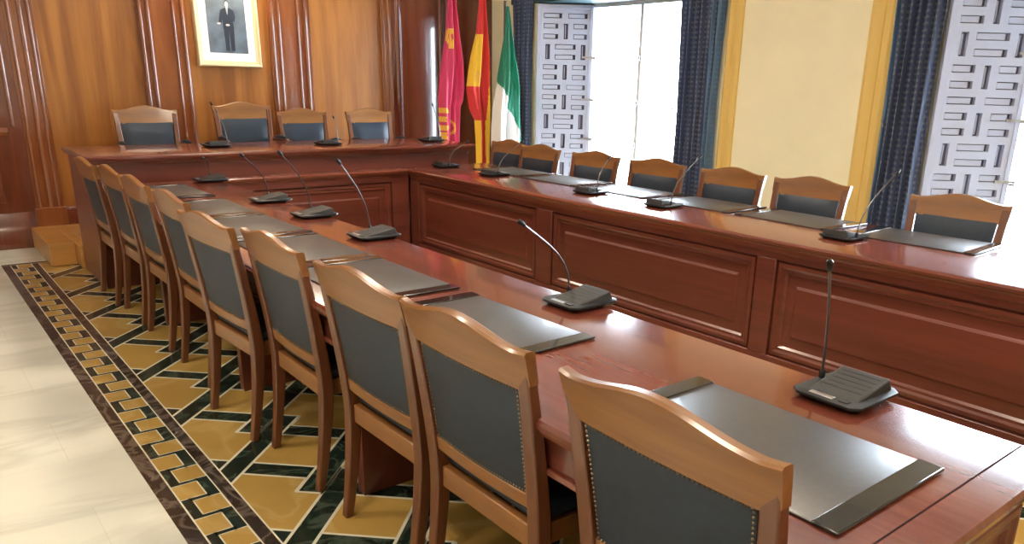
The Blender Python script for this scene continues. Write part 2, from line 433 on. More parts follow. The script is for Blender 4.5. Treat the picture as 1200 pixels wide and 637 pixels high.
# lattice shutters folded against the far reveals
def shutter(f_, label):
    ang = math.atan2(-SL, DEP)                 # runs from the room face outwards along the reveal
    L = .60; t = .038; z0, z1 = ZB+.02, 2.31
    root = thing('lattice_shutter', (XW-.015, f_-.07, 0), ang)
    b3 = MB()
    # local x = along the leaf, local y = thickness (towards the room is -y)
    H2 = z1-z0; rows = []
    unit = .145
    holes = []                                 # (x0,x1,z0,z1,kind)
    zc = z1-.105; cyc = 0
    U = [('two',), ('pair',), ('bar',), ('pair',)]
    while zc > z0+.25:
        kind = U[cyc % 4][0]
        if kind == 'two':
            holes += [(.06, .26, zc-.026, zc+.026, 'h'), (.33, .54, zc-.026, zc+.026, 'h')]; zc -= .107
        elif kind == 'pair':
            holes += [(.06, .22, zc-.026, zc+.026, 'h'), (.39, .54, zc-.026, zc+.026, 'h'),
                      (.06, .22, zc-.133, zc-.081, 'h'), (.39, .54, zc-.133, zc-.081, 'h'),
                      (.285, .33, zc-.133, zc+.026, 'v')]; zc -= .214
        else:
            holes += [(.19, .42, zc-.026, zc+.026, 'h'), (.19, .42, zc-.133, zc-.081, 'h'),
                      (.085, .135, zc-.133, zc+.026, 'v'), (.48, .53, zc-.133, zc+.026, 'v')]; zc -= .214
        cyc += 1
    # board = grid of cells minus the holes
    xs = sorted({0, L} | {h[0] for h in holes} | {h[1] for h in holes}); zs = sorted({z0, z1} | {h[2] for h in holes} | {h[3] for h in holes})
    def inh(x, z): return any(h[0] < x < h[1] and h[2] < z < h[3] for h in holes)
    for zi in range(len(zs)-1):
        run = None
        for xi in range(len(xs)):
            solid = xi < len(xs)-1 and not inh((xs[xi]+xs[xi+1])/2, (zs[zi]+zs[zi+1])/2)
            if solid and run is None: run = xs[xi]
            if not solid and run is not None: b3.box((run, -t, zs[zi]), (xs[xi], 0, zs[zi+1]), 'shutter_paint'); run = None
    bk = MB(); bk.box((0, .002, z0), (L, .012, z1), 'shutter_gap_shade'); bk.build('gap_shade_sheet', root)  # dark sheet, its colour stands in for the shaded reveal behind the openings
    bl = b3
    for h in holes:
        if h[4] == 'h': bl.box((h[0]+.006, -t+.008, h[2]+.006), (h[1]-.030, .001, h[3]-.006), 'shutter_paint')
        else: bl.box((h[0]+.012, -t+.014, h[2]+.012), (h[0]+.02, .001, h[3]-.012), 'shutter_paint')
    bl.build('lattice_board', root, smooth=False)
    fr_ = MB()
    for a, b_ in (((-.012, -t-.008, z0-.005), (.035, .004, z1+.005)), ((L-.03, -t-.008, z0-.005), (L+.008, .004, z1+.005)), ((0, -t-.008, z1-.03), (L, .004, z1+.012)), ((0, -t-.008, z0-.01), (L, .004, z0+.1))):
        fr_.box(a, b_, 'shutter_paint')
    fr_.build('leaf_frame', root, bevel=.003)
    for z in (.9, 1.33, 1.78):
        hg = MB(); hg.box((L-.10, -t-.016, z-.010), (L+.05, -t-.004, z+.010), 'steel'); hg.build('strap_hinge', root)
    tag(root, label, 'shutter', 'lattice shutters')
    return root
shutter(wins[0][0], 'pale lattice window shutter beside the flags, folded against the far window')
shutter(wins[1][0], 'pale lattice window shutter at the right edge, behind the nearest of the far chairs')

# curtains
def curtain(y0, y1, xc, label, folds=6, amp=.035, z0=.03, z1=2.38, blue=.0, side=-1):
    root = thing('curtain', (xc, (y0+y1)/2, 0))
    wd_ = abs(y1-y0); N = folds*10; M = 24
    def sheet(a, b_, mat, xo, nm, fd):
        g = MB(); vs = []; uv = []
        for j in range(M+1):
            z = z0+(z1-z0)*j/M; pin = 1-.10*math.sin(PI*min(1, max(0, (z-z0)/(z1-z0))))
            for i in range(N+1):
                s_ = i/N; y = (a+(b_-a)*s_)*pin; ph = s_*fd*2*PI
                x = xo+amp*math.sin(ph+.5*math.sin(z*1.3))+.008*math.sin(ph*2.3+z*2)
                vs.append((x, y, z)); uv.append((s_*(b_-a)*1.9, z))
        g.v = vs; g.uv = uv
        for j in range(M):
            for i in range(N):
                k = j*(N+1)+i; g.f.append((k, k+1, k+N+2, k+N+1)); g.m.append(g.mi(mat))
        g.build(nm, root, solid=.004, fixn=False)
    h = wd_/2
    sheet(-h, h, 'curtain_navy', 0, 'drape', folds)
    if blue: sheet(*((-h-blue, -h+.05) if side < 0 else (h-.05, h+blue)), 'curtain_backlit_blue', .03, 'backlit_edge', 2)  # lighter blue edge strip, window backlight put into its colour
    hk = MB(); hk.tube([(.03, h-.02, 1.25), (-.05, h-.02, 1.26), (-.07, h-.02, 1.29), (-.07, h-.02, 1.31)], [.006, .006, .008, .012], 'steel'); hk.build('hook', root)
    tag(root, label, 'curtain', 'navy curtains')
curtain(7.62, 7.28, 5.76, 'narrow dark navy curtain between the green flag and the lattice shutter', 4, .025)
curtain(5.07, 4.68, 5.73, 'dark navy patterned curtain left of the pale wall panel', 5, .035, blue=.07)
curtain(3.02, 2.69, 5.73, 'dark navy patterned curtain right of the pale wall panel', 5, .035, blue=.05, side=1)
curtain(.40, .06, 5.73, 'navy curtain at the near end of the right window', 4, .03)

# ------------------------------------------------------------------ dais platform
pf = MB()
pf.box((.86, 7.18, 0.003), (1.04, YB-.062, .18), 'platform_wood'); pf.box((1.04, 7.0, .003), (1.11, YB-.062, .18), 'platform_wood'); pf.box((1.11, 6.275, .003), (4.12, YB-.062, .18), 'platform_wood')
pfo = pf.build('dais_platform', bevel=.006)
tag(pfo, 'low ochre wooden platform step behind the head counter', 'platform')

# ------------------------------------------------------------------ tables
PAN = [(0, 0), (.004, .016), (.022, .018), (.034, .010), (.048, .012), (.062, -.004), (.105, -.004), (.125, .010), (.14, .010)]
def top_profile(e, z, sgn):
    """nosing profile, e = edge coordinate, runs inwards by sgn"""
    return [(e+sgn*.03, z-.045), (e+sgn*.012, z-.045), (e+sgn*.008, z-.034), (e, z-.028), (e-sgn*.002, z-.012), (e+sgn*.006, z-.002), (e+sgn*.02, z)]
def slab_top(x0, x1, y0, y1, z, mat, name, parent):
    """table top with a moulded edge on all sides, as concentric loops"""
    prof = [(.03, -.045), (.012, -.045), (.008, -.034), (0, -.028), (-.003, -.014), (.004, -.003), (.016, 0)]
    g = MB(); rings = []
    for d, dz in prof:
        rings.append([(x0+d, y0+d, z+dz), (x1-d, y0+d, z+dz), (x1-d, y1-d, z+dz), (x0+d, y1-d, z+dz)])
    g.loops(rings, mat)
    return g.build(name, parent)
# near (left) table
t = thing('conference_table', (1.445, 3.2, 0)); tx, ty = 1.445, 3.2
TZ = .76
def rel(g, dx, dy): g.v = [(x-dx, y-dy, z) for x, y, z in g.v]; return g
def bt(g, name, par, o, **k): return rel(g, *o).build(name, par, **k)
g = MB()
prof = [(.03, -.045), (.012, -.045), (.008, -.034), (0, -.028), (-.003, -.014), (.004, -.003), (.016, 0)]
g.loops([[(1.05+d, .444+d, TZ+dz), (1.84-d, .444+d, TZ+dz), (1.84-d, 6.04, TZ+dz), (1.05+d, 6.04, TZ+dz)] for d, dz in prof], 'mahogany_y')
bt(g, 'table_top', t, (tx, ty))
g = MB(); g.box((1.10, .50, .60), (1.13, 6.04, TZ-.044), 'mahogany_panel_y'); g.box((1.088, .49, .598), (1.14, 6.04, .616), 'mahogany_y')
bt(g, 'apron', t, (tx, ty), bevel=.004)
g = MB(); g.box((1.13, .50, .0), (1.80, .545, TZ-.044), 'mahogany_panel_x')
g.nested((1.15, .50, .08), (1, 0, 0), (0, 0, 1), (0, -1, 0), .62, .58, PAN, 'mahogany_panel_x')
g.box((1.10, .475, TZ-.085), (1.80, .50, TZ-.044), 'mahogany_x'); g.box((1.10, .485, TZ-.10), (1.80, .50, TZ-.09), 'mahogany_x')
bt(g, 'end_panel', t, (tx, ty), bevel=.003)
for i, yy in enumerate((1.215, 2.46, 3.745, 5.09)):
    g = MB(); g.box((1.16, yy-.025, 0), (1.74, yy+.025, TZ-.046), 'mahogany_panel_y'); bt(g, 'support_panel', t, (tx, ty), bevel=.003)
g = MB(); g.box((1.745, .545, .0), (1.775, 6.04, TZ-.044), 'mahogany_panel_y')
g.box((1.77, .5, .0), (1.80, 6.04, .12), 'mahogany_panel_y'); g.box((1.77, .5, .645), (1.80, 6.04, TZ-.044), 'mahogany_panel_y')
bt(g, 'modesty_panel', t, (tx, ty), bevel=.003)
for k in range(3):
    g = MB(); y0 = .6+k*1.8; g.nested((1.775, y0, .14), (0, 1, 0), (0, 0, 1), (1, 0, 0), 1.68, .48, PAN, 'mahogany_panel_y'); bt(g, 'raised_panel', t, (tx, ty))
g = MB(); g.box((1.068, .528, TZ-.002), (1.825, .532, TZ+.0004), 'inlay_dark'); bt(g, 'inlay_line', t, (tx, ty))
tag(t, 'long glossy mahogany table in the foreground with desk pads and microphones along it', 'table')
# far (right) table
t = thing('conference_table', (3.9, 3.2, 0)); tx, ty = 3.9, 3.2
BX0, BX1, BY0, BY1 = 3.445, 4.37, -.6, 6.20
g = MB()
g.loops([[(BX0+d, BY0+d, TZ+dz), (BX1-d, BY0+d, TZ+dz), (BX1-d, BY1, TZ+dz), (BX0+d, BY1, TZ+dz)] for d, dz in prof], 'mahogany_y')
bt(g, 'table_top', t, (tx, ty))
g = MB()
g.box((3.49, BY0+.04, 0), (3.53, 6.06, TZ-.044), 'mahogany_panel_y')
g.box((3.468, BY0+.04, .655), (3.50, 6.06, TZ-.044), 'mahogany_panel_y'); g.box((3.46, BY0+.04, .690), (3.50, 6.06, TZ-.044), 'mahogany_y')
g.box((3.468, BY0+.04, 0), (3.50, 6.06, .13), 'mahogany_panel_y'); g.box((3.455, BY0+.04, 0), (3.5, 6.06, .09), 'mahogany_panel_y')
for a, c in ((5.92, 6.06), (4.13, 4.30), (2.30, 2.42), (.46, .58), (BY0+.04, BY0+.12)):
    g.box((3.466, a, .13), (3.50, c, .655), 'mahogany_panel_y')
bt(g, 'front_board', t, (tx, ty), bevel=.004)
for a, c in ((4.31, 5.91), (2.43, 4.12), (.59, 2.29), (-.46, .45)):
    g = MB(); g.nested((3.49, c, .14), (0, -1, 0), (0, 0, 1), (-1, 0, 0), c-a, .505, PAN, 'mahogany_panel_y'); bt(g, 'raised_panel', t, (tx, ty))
g = MB(); g.box((4.28, BY0+.05, .60), (4.31, 6.1, TZ-.044), 'mahogany_panel_y'); bt(g, 'apron', t, (tx, ty), bevel=.004)
for yy in (-.5, 1.5, 3.18, 4.575, 5.985):
    g = MB(); g.box((3.53, yy-.025, 0), (4.27, yy+.025, TZ-.045), 'mahogany_panel_y'); bt(g, 'support_panel', t, (tx, ty), bevel=.003)
tag(t, 'long panelled mahogany table on the window side with a row of chairs behind it', 'table')
# head counter on the dais
t = thing('head_counter', (2.62, 6.6, 0)); tx, ty = 2.62, 6.6
DZ = .943
g = MB()
g.loops([[(1.03+d, 6.15+d, DZ+dz), (4.21-d, 6.15+d, DZ+dz), (4.21-d, 7.03-d, DZ+dz), (1.03+d, 7.03-d, DZ+dz)] for d, dz in prof], 'mahogany_x')
bt(g, 'counter_top', t, (tx, ty))
g = MB(); g.box((1.06, 6.22, .0), (4.18, 6.26, DZ-.044), 'mahogany_panel_x'); g.box((1.05, 6.205, DZ-.075), (4.19, 6.23, DZ-.044), 'mahogany_x')
bt(g, 'front_board', t, (tx, ty), bevel=.003)
for a in (1.06, 4.14):
    g = MB(); g.box((a, 6.26, .0), (a+.04, 6.98, DZ-.044), 'mahogany_panel_x'); bt(g, 'side_panel', t, (tx, ty), bevel=.003)
g = MB()       # lower fascia between the two long tables
g.loops([[(1.845, 6.045+d, TZ+dz), (3.44, 6.045+d, TZ+dz), (3.44, 6.215, TZ+dz), (1.845, 6.215, TZ+dz)] for d, dz in prof], 'mahogany_x')
bt(g, 'ledge', t, (tx, ty))
g = MB(); g.box((1.81, 6.10, 0), (3.46, 6.13, TZ-.044), 'mahogany_panel_x'); g.box((1.81, 6.075, .655), (3.46, 6.11, TZ-.044), 'mahogany_panel_x'); g.box((1.81, 6.075, 0), (3.46, 6.11, .13), 'mahogany_panel_x')
g.box((3.30, 6.075, .13), (3.46, 6.11, .66), 'mahogany_panel_x')
bt(g, 'fascia_board', t, (tx, ty), bevel=.003)
g = MB(); g.nested((1.82, 6.10, .14), (1, 0, 0), (0, 0, 1), (0, -1, 0), 1.47, .505, PAN, 'mahogany_panel_x'); bt(g, 'raised_panel', t, (tx, ty))
tag(t, 'raised mahogany head counter across the far end, below the framed portrait', 'counter')

# ------------------------------------------------------------------ chairs (face +x, y = width)
def backx(z): return -.205-.075*max(0, (z-.42)/.51)**1.25 - (.045*((.42-z)/.42)**1.6 if z < .42 else 0)
def make_chair(name, arms=False, pz1=.826):
    root = thing(name)
    def half(z): return .243+.030*max(0, min(1, (z-.0)/.93))     # outer half width of the posts
    for s in (-1, 1):
        g = MB(); rings = []
        for k in range(19):
            z = .905*k/18
            hw = half(z); wy = .034+.012*min(1, z/.35) - .006*max(0, (z-.6)/.33); dx = .030+.016*min(1, z/.4)-.018*max(0, (z-.45)/.48)
            x = backx(z); y1_, y0_ = s*hw, s*(hw-wy)
            rings.append([(x-dx/2, y0_, z), (x+dx/2, y0_, z), (x+dx/2, y1_, z), (x-dx/2, y1_, z)])
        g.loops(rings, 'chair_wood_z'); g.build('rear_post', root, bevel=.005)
    # crest rail with serpentine top
    g = MB(); N = 28; rings = []
    for k in range(N+1):
        s = -1+2*k/N; y = s*.2775
        a = abs(s); top = .927+.036*(.5+.5*math.cos(PI*min(1, a*1.08)))**1.15 + .005*max(0, (a-.88)/.12)
        bot = pz1 + (.0 if a < .9 else .02*(a-.9)/.1)
        cv = -.012*(1-s*s)
        y_b = y*.982
        rings.append([(backx(bot)+cv-.012, y_b, bot), (backx(bot)+cv+.014, y_b, bot), (backx(top)+cv+.013, y, top-.004), (backx(top)+cv+.007, y, top), (backx(top)+cv-.012, y, top), (backx(top)+cv-.018, y, top-.006), (backx(top)+cv-.014, y, top-.016)])
    g.loops(rings, 'chair_wood'); g.build('crest_rail', root)
    g = MB(); rings = []
    for k in range(13):
        s = -1+2*k/12; y = s*.215; cv = -.010*(1-s*s)
        rings.append([(backx(z)+cv+dx, y, z) for z, dx in ((.485, -.012), (.485, .014), (.528, .014), (.528, -.012))])
    g.loops(rings, 'chair_wood'); g.build('lower_rail', root, bevel=.004)
    # upholstered back
    g = MB(); nz_, ny_ = 8, 10; hw0, hw1 = .207, .222
    def surf(sd):
        vs = []
        for j in range(nz_+1):
            z = .515+(pz1+.008-.515)*j/nz_
            for i in range(ny_+1):
                s = -1+2*i/ny_; hw = hw0+(hw1-hw0)*j/nz_
                puff = (1-s**6)*(1-(2*j/nz_-1)**6)
                th = .008+.004*puff if sd < 0 else .010+.022*puff
                vs.append((backx(z)-.010*(1-s*s)+sd*th, s*hw, z))
        return vs
    A, B = surf(-1), surf(1); g.v = A+B; K = len(A)
    for j in range(nz_):
        for i in range(ny_):
            k = j*(ny_+1)+i
            g.f += [(k, k+ny_+1, k+ny_+2, k+1), (K+k, K+k+1, K+k+ny_+2, K+k+ny_+1)]; g.m += [g.mi('leather')]*2
    bd = [i for i in range(ny_+1)]+[(j*(ny_+1)+ny_) for j in range(1, nz_+1)]+[(nz_*(ny_+1)+i) for i in range(ny_-1, -1, -1)]+[j*(ny_+1) for j in range(nz_-1, 0, -1)]
    for a in range(len(bd)):
        p_, q_ = bd[a], bd[(a+1) % len(bd)]; g.f.append((p_, q_, K+q_, K+p_)); g.m.append(0)
    bp = g.build('back_cushion', root)
    # nail trim round the back panel
    g = MB()
    def nail(y, z, sd):
        x = backx(z)-.010*(1-(y/.22)**2)+sd*.0095; r = .0040
        k = len(g.v); g.v += [(x+sd*.0035, y, z)]+[(x, y+r*math.cos(PI*q/3), z+r*math.sin(PI*q/3)) for q in range(6)]
        for q in range(6): g.f.append((k, k+1+q, k+1+(q+1) % 6)); g.m.append(g.mi('brass_nail'))
    st = .0115; z = .525
    while z < pz1-.004:
        hw = hw0+(hw1-hw0)*(z-.515)/.31-.006
        for s in (-1, 1): nail(s*hw, z, -1)
        z += st
    y = -.212
    while y < .213: nail(y, pz1-.006, -1); nail(y*.95, .534, -1); y += st
    g.build('nail_trim', bp)
    # seat
    g = MB(); rings = []
    for d, z in ((.012, .430), (0, .440), (0, .462), (.012, .476), (.04, .486), (.12, .490)):
        rings.append([(-.195+d, -.215+d, z), (.235-d, -.245+d, z), (.235-d, .245-d, z), (-.195+d, .215-d, z)])
    g.loops(rings, 'leather'); g.build('seat', root, bevel=.008)
    g = MB()
    g.box((-.215, -.205, .365), (-.187, .205, .432), 'chair_wood'); g.build('seat_rail', root, bevel=.004)
    g = MB(); g.box((.200, -.215, .37), (.224, .215, .432), 'chair_wood'); g.build('seat_rail', root, bevel=.004)
    for s in (-1, 1):
        g = MB(); a, b_ = s*.222, s*.245
        g.loops([[(-.19, a-s*.02, z), (.21, b_-s*.024, z), (.21, b_-s*.002, z), (-.19, a+s*.002, z)] for z in (.37, .432)], 'chair_wood'); g.build('seat_rail', root, bevel=.004)
        g = MB(); rings = []
        for z, hw in ((0, .014), (.2, .018), (.38, .023), (.44, .023)):
            cx_, cy_ = .208, s*.222
            rings.append([(cx_-hw, cy_-hw, z), (cx_+hw, cy_-hw, z), (cx_+hw, cy_+hw, z), (cx_-hw, cy_+hw, z)])
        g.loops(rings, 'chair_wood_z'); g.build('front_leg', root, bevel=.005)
    if arms:
        for s in (-1, 1):
            g = MB(); g.tube([(backx(.66), s*.262, .66), (-.10, s*.275, .675), (.06, s*.28, .668), (.11, s*.275, .64), (.115, s*.262, .56), (.10, s*.24, .45)], [.014, .016, .018, .018, .015, .015], 'chair_wood_z', 8)
            am = g.build('arm', root)
            g = MB(); g.tube([(-.17, s*.272, .682), (-.08, s*.276, .692), (.05, s*.28, .685)], [.014, .019, .014], 'leather', 8); g.build('arm_pad', am)
    return root
chair = make_chair('dining_chair'); chair.name = 'council_chair'
near_rows = [(.882, 1.30, 'nearest, cropped by the photo'), (1.552, 1.30, 'second from the camera'), (2.119, 1.30, 'third from the camera'),
             (2.80, 1.30, 'fourth from the camera'), (3.385, 1.24, 'fifth from the camera'), (4.10, 1.30, 'sixth from the camera'),
             (4.79, 1.30, 'seventh from the camera'), (5.385, 1.30, 'eighth from the camera'), (5.945, 1.27, 'last, beside the head counter')]
for i, (y, x, d) in enumerate(near_rows):
    o = chair if i == 0 else dup(chair, (0, 0, 0))
    o.location = (x, y, 0)
    o.rotation_euler = (0, 0, [-.01, .0, .01, -.01, .06, .0, .0, .0, .0][i])
    tag(o, 'honey wood chair at the foreground table, ' + d, 'chair', 'chairs along the foreground table')
far_rows = [(1.90, 'before the right lattice shutter'), (2.86, 'at the right of the pale wall panel'), (3.50, 'at the left of the pale wall panel'),
            (4.22, 'before the bright window beside the curtain'), (4.93, 'just right of the left lattice shutter'), (5.69, 'before the left lattice shutter'), (6.28, 'last, before the flags')]
for i, (y, d) in enumerate(far_rows):
    o = dup(chair, (4.34 if i < 6 else 4.43, y, 0), PI+[.05, .02, .02, .05, .04, .0, .0][i])
    tag(o, 'dark leather chair behind the window side table, ' + d, 'chair', 'chairs along the window side table')
achair = make_chair('council_armchair', arms=True)
dz_ = .18
heads = [(1.775, 1.10, 'leftmost behind the head counter'), (3.17, 1.08, 'third behind the head counter, right of the portrait'), (3.88, 1.08, 'rightmost behind the head counter')]
for i, (x, sc, d) in enumerate(heads):
    o = achair if i == 0 else dup(achair, (0, 0, 0))
    o.location = (x, 7.30, dz_); o.rotation_euler = (0, 0, -PI/2); o.scale = (sc*.97, sc*.84, sc*.985)
    tag(o, 'armchair with blue grey leather back, ' + d, 'chair', 'armchairs behind the head counter')
o = dup(achair, (2.60, 7.30, dz_), -PI/2); o.scale = (1.05, .96, 1.12)
tag(o, 'tallest armchair with blue grey leather back, directly below the framed portrait', 'chair', 'armchairs behind the head counter')

# ------------------------------------------------------------------ desk pads
def make_pad():
    root = thing('desk_pad')
    g = MB(); rings = []
    for d, z in ((.004, 0), (0, .002), (0, .0045), (.003, .006)):
        rings.append([(-.20+d, -.325+d, z), (.20-d, -.325+d, z), (.20-d, .325-d, z), (-.20+d, .325-d, z)])
    g.loops(rings, 'pad_leather'); g.build('writing_surface', root)
    for s in (-1, 1):
        g = MB(); a, b_ = s*.327, s*.272
        g.box((-.202, min(a, b_), .001), (.202, max(a, b_), .0095), 'pad_strip'); g.build('side_strip', root, bevel=.003)
    return root
pad = make_pad()
pl = [(.905, 'nearest on the foreground table, fully in view'), (1.96, 'second on the foreground table'), (2.70, 'third on the foreground table'), (3.36, 'fourth on the foreground table'),
      (4.03, 'fifth on the foreground table'), (4.70, 'sixth on the foreground table'), (5.50, 'farthest on the foreground table')]
for i, (y, d) in enumerate(pl):
    o = pad if i == 0 else dup(pad, (0, 0, 0))
    o.location = (1.355, y, TZ+.0005); o.rotation_euler = (0, 0, [0, .02, 0, -.01, .02, 0, .01][i])
    tag(o, 'grey brown leather desk pad, ' + d, 'desk pad', 'desk pads on the foreground table')
pr = [(1.86, 'nearest on the window side table'), (2.62, 'second on the window side table'), (3.32, 'third on the window side table'), (4.04, 'fourth on the window side table'),
      (4.76, 'fifth on the window side table'), (5.46, 'farthest on the window side table')]
for i, (y, d) in enumerate(pr):
    o = dup(pad, (4.135, y, TZ+.0005), [.05, -.02, .02, -.02, .01, -.02][i])
    tag(o, 'black leather desk pad before a far chair, ' + d, 'desk pad', 'desk pads on the window side table')

# ------------------------------------------------------------------ gooseneck microphones (user sits on -x side)
def make_mic(tip, label, loc, rz, group):
    root = thing('gooseneck_microphone', loc, rz)
    g = MB(); rings = []
    for d, z in ((.028, 0), (.014, .004), (0, .016), (.001, .021), (.010, .024)):
        a, b_ = .110-d, .095-d; c_ = .022
        rings.append([(-a+c_, -b_, z), (a-c_, -b_, z), (a, -b_+c_, z), (a, b_-c_, z), (a-c_, b_, z), (-a+c_, b_, z), (-a, b_-c_, z), (-a, -b_+c_, z)])
    g.loops(rings, 'black_plastic'); g.build('base_unit', root)
    g = MB()
    g.loops([[(-.075, -.075, .022), (.085, -.078, .022), (.078, -.072, .052), (-.045, -.070, .030)], [(-.075, .062, .022), (.085, .065, .022), (.078, .060, .052), (-.045, .058, .030)]], 'grey_plastic')
    ho = g.build('speaker_housing', root, bevel=.004)
    g = MB()
    for k in range(5):
        x = -.03+k*.022; zt = .030+(x+.045)/.123*.022
        g.loops([[(x-.002, y, zt-.0007), (x+.002, y, zt+.0003), (x+.002, y, zt+.0010), (x-.002, y, zt+.0003)] for y in (-.058, .046)], 'black_plastic')
    g.build('grille_slot', ho)
    g = MB(); g.box((-.098, -.06, .0225), (-.080, -.035, .0265), 'grey_plastic'); g.box((-.098, -.02, .0225), (-.080, .045, .0255), 'steel'); g.build('button', root, bevel=.001)
    b0 = Vector((.02, .082, .020)); tp = b0+Vector(tip)
    p1 = b0+Vector((0, 0, .10)); pts = []
    for k in range(15):
        s = k/14; q = (1-s)**3*b0+3*(1-s)**2*s*(b0+Vector((0, 0, .13)))+3*(1-s)*s*s*(b0+Vector((tip[0]*.35, tip[1]*.35, max(.14, tip[2]*.62))))+s**3*tp
        pts.append(q)
    g = MB(); g.tube([b0, b0+Vector((0, 0, .02)), b0+Vector((0, 0, .026))], [.009, .008, .005], 'black_plastic'); g.build('neck_collar', root)
    g = MB(); g.tube(pts, .0038, 'neck_metal', 8); nk = g.build('gooseneck', root)
    d = (pts[-1]-pts[-2]).normalized()
    g = MB(); g.tube([tp-d*.012, tp-d*.006, tp+d*.02, tp+d*.028], [.005, .0085, .0085, .004], 'black_plastic', 10); g.build('microphone_head', nk)
    tag(root, label, 'microphone', group)
gl_ = 'gooseneck microphones on the foreground table'
ml = [((1.765, .925), (-.19, -.09, .34), 'nearest the camera, its neck standing upright'), ((1.785, 1.96), (-.27, -.07, .285), 'second from the camera, neck bent to the left'),
      ((1.755, 3.43), (-.18, -.085, .345), 'third from the camera'), ((1.765, 4.15), (-.20, -.13, .33), 'fourth from the camera'),
      ((1.765, 4.79), (-.18, -.13, .265), 'fifth from the camera'), ((1.765, 5.93), (-.08, -.17, .155), 'sixth from the camera, near the head counter')]
for (x, y), tp, d in ml:
    make_mic(tp, 'gooseneck microphone on the foreground table, ' + d, (x, y, TZ), 0, gl_)
mr = [((3.80, 2.13), (-.24, .04, .32), 'nearest the camera'), ((3.79, 3.40), (-.28, -.03, .285), 'in front of the curtain beside the wall panel'), ((3.80, 4.10), (-.15, -.05, .22), 'in the middle of the row'),
      ((3.82, 5.30), (-.28, -.06, .24), 'fourth from the camera, its thin neck leaning right'), ((3.82, 6.03), (-.15, .05, .2), 'farthest, against the head counter')]
for (x, y), tp, d in mr:
    make_mic(tp, 'gooseneck microphone on the window side table, ' + d, (x, y, TZ), PI, 'gooseneck microphones on the window side table')
md_ = [((2.04, 6.62), (-.2, -.03, .3), 'between the left chair and the tall chair'), ((2.93, 6.50), (-.12, .03, .20), 'in front of the third chair'), ((3.99, 6.55), (-.2, .05, .3), 'right of the rightmost chair')]
for (x, y), tp, d in md_:
    make_mic(tp, 'small microphone on the raised head counter, ' + d, (x, y, DZ), -PI/2, 'microphones on the head counter')

# ------------------------------------------------------------------ framed portrait
pc = thing('framed_portrait', (2.71, YB-.03, 1.565))
PW, PH = .60, .72
g = MB(); g.nested((-PW/2, -.0, 0), (1, 0, 0), (0, 0, 1), (0, -1, 0), PW, PH, [(0, -.02), (0, .03), (.008, .045), (.02, .045), (.03, .032), (.05, .028), (.055, .018)], 'gold_frame')
g.build('frame', pc)
g = MB(); g.box((-PW/2+.05, -.024, .05), (PW/2-.05, -.019, PH-.05), 'mat_white'); g.build('mat_board', pc)
g = MB(); px0, px1, pz0, pz1 = -.182, .178, .125, .620
g.box((px0, -.027, pz0), (px1, -.0245, pz1), 'photo_bg')
yb = -.0285
def figure(pts, mat, dy=0): g.quad([(.01+dx, yb-dy, pz0+z) for dx, z in pts], mat)
figure(((-.040, .02), (-.008, .02), (.002, .20), (.0, .25), (-.048, .25)), 'photo_suit')
figure(((.010, .02), (.044, .02), (.052, .25), (.0, .25), (.002, .20)), 'photo_suit')
figure(((-.050, .22), (.054, .22), (.046, .29), (.062, .28), (.072, .33), (.060, .385), (.018, .405), (-.018, .405), (-.060, .385), (-.078, .32), (-.088, .265), (-.066, .250), (-.050, .30)), 'photo_suit', .0002)
figure(((-.002, .345), (.002, .345), (.011, .405), (-.011, .405)), 'photo_shirt', .0005)
figure([(.010*math.cos(q*PI/4), .408+.012*math.sin(q*PI/4)) for q in range(8)], 'photo_skin', .0004)
figure([(.021*math.cos(q*PI/6), .446+.028*math.sin(q*PI/6)) for q in range(12)], 'photo_suit', .0006)
figure([(.017*math.cos(q*PI/6), .437+.025*math.sin(q*PI/6)) for q in range(12)], 'photo_skin', .0009)
for hx, hz in ((-.075, .262), (.005, .252)): g.quad([(hx+.020*math.cos(a*PI/4), yb-.001, pz0+hz+.010*math.sin(a*PI/4)) for a in range(8)], 'photo_skin')
g.build('photograph', pc, smooth=False, fixn=False)
pc.rotation_euler = (-.03, 0, 0)
tag(pc, 'gold framed portrait photograph of a person in a dark suit on the wood wall', 'picture')

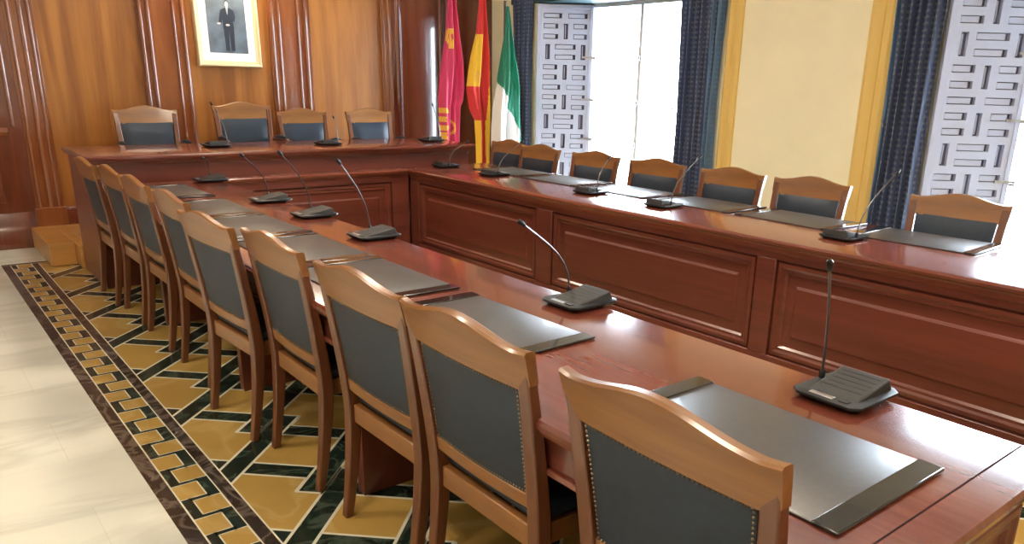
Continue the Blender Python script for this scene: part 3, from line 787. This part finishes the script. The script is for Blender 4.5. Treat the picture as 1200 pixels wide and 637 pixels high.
# ------------------------------------------------------------------ flags on poles
def make_flag(name, X, Y, rows, ncol, px0, k, z_of, colour, label):
    """rows = [(y_px_like height index, left, right)] widths in local units"""
    root = thing(name, (X, Y, 0))
    g = MB(); N = 72; M = 110
    rows = sorted(rows)
    def LR(t):
        for a, b_ in zip(rows, rows[1:]):
            if a[0] <= t <= b_[0]:
                s = (t-a[0])/(b_[0]-a[0]); return a[1]+(b_[1]-a[1])*s, a[2]+(b_[2]-a[2])*s
        return rows[-1][1:]
    t0, t1 = rows[0][0], rows[-1][0]
    for j in range(M+1):
        t = t0+(t1-t0)*j/M; l, r = LR(t)
        for i in range(N+1):
            s = i/N; wv = min(1, (r-l)/22)
            yy = (.045*math.sin(s*ncol*2*PI+t*.012)+.02*math.sin(s*ncol*4.4*PI+1))*wv-.01
            g.v.append(((l+(r-l)*s-px0)*k, yy, z_of(t)))
    for j in range(M):
        t = t0+(t1-t0)*(j+.5)/M
        for i in range(N):
            kk = j*(N+1)+i; l, r = LR(t)
            g.f.append((kk, kk+1, kk+N+2, kk+N+1)); g.m.append(g.mi(colour((i+.5)/N, t, l+(r-l)*(i+.5)/N)))
    g.build('flag_cloth', root, solid=.004, fixn=False)
    tp = z_of(t0)
    g = MB(); g.tube([(0, .03, .08), (0, .03, tp+.06)], .014, 'pole_wood'); g.build('pole', root)
    g = MB(); g.lathe([(.002, tp+.05), (.016, tp+.06), (.02, tp+.09), (.012, tp+.12), (.003, tp+.17)], 'gold_frame' if name != 'green_flag' else 'pole_wood', (0, .03, 0), 12); g.build('finial', root)
    g = MB(); g.lathe([(.115, .004), (.115, .03), (.09, .05), (.04, .07), (.03, .10), (.016, .12)], 'pole_wood', (0, .03, 0), 24); g.build('pole_base', root)
    tag(root, label, 'flag', 'flags in the corner')
    return root
def c1(s, t, x):
    r_ = math.hypot((t-42)/10, (x-530)/3.4)
    if .45 < r_ < 1 or (r_ <= .45 and abs(x-530) < .5) or (50 < t < 56 and abs(x-530) < 1.6): return 'flag_gold'
    if t > 122 and x < 524.5+1.6*math.sin(t*.35) and math.sin(t*.6) > -.75: return 'flag_gold'
    if 140 < t < 158 and 528 < x < 534 and (t-149)**2/60+(x-531)**2/6 > .5 and (t-149)**2/80+(x-531)**2/9 < 1: return 'flag_gold'
    return 'flag_crimson'
def c2(s, t, x):
    if t < 96:
        if 33 < t and x < 565-(t-33)*.04 and s < .62:
            if 78 < t < 92 and x < 562 and (t-85)**2/49+(x-558)**2/9 < 1: return 'flag_gold'
            return 'flag_yellow'
        if t > 60 and x > 569.5: return 'flag_yellow'
        return 'flag_red'
    if t < 137: return 'flag_yellow' if x > 569 else 'flag_red'
    return 'flag_yellow' if (x > 568 or x < 561.5) else 'flag_red'
def c3(s, t, x):
    if t < 36: return 'flag_green'
    if t > 92 and x < 583+(t-92)*.36: return 'flag_white'
    if 38 < t < 88 and x > 598+(t-38)*.13-1: return 'flag_white'
    return 'flag_green'
make_flag('crimson_flag', 4.86, 7.58, [(-12, 528, 534), (0, 528, 537), (40, 526.5, 541), (70, 523, 545), (100, 520, 547.5), (116, 519, 546), (124, 519.5, 542), (150, 520, 541.5), (168, 519.5, 541.5), (220, 519, 542)],
          2, 529.5, .0113, lambda t: 2.31-t*.0088, c1, 'crimson flag with gold emblem, leftmost of the three flags')
make_flag('red_yellow_flag', 5.18, 7.42, [(-14, 561, 568), (0, 561, 569), (30, 559, 571), (60, 553.5, 573), (100, 549, 574.5), (125, 553, 575), (138, 558, 575), (165, 559, 575), (215, 559, 574)],
          2, 565, .0111, lambda t: 2.27-t*.0086, c2, 'red and yellow flag hanging between the two other flags')
make_flag('green_white_flag', 5.36, 7.22, [(3, 591, 594), (35, 590, 598), (60, 587, 602), (85, 584.5, 606), (100, 583, 609), (130, 578.5, 611), (150, 577, 613), (170, 576.5, 614), (215, 577, 613)],
          2, 592, .0108, lambda t: 2.29-t*.0084, c3, 'green and white flag, rightmost of the three flags')

# ------------------------------------------------------------------ ceiling lamps
for i, (x, y, d) in enumerate(LAMPS):
    root = thing('ceiling_light', (x, y, HR))
    g = MB(); g.lathe([(.27, 0), (.29, -.01), (.29, -.04), (.25, -.05), (.25, -.03)], 'gold_frame', n_=28); g.build('rim', root)
    g = MB(); g.lathe([(.245, -.028), (.24, -.04), (.12, -.06), (.01, -.062)], 'lamp_glow', n_=28); g.build('diffuser', root)
    ld = bpy.data.lights.new('ceiling_lamp_light', 'AREA'); ld.shape = 'DISK'; ld.size = .5; ld.energy = LAMP*(.7 if x < 0 else .6 if y > 6 else 1); ld.color = (1, .87, .70)
    lo = bpy.data.objects.new('lamp_light', ld); C.objects.link(lo); lo.parent = root; lo.location = (0, 0, -.07)
    tag(root, 'round warm ceiling light ' + d, 'ceiling light', 'round ceiling lights')
# brass picture lamp over the portrait
root = thing('picture_lamp', (2.71, YB-.02, 2.42))
g = MB(); g.tube([(0, .02, 0), (0, -.10, .04), (0, -.2, .03)], .008, 'gold_frame'); g.box((-.05, -.0, -.03), (.05, .02, .03), 'gold_frame'); g.build('bracket', root)
g = MB(); g.tube([(-.22, -.2, .03), (.22, -.2, .03)], .025, 'gold_frame', 14); g.build('shade', root)
ld = bpy.data.lights.new('picture_lamp_light', 'AREA'); ld.shape = 'RECTANGLE'; ld.size = .4; ld.size_y = .03; ld.energy = 4; ld.color = (1, .8, .5)
lo = bpy.data.objects.new('lamp_light', ld); C.objects.link(lo); lo.parent = root; lo.location = (0, -.19, .0); lo.rotation_euler = (.75, 0, 0)
tag(root, 'brass picture lamp over the framed portrait', 'lamp')
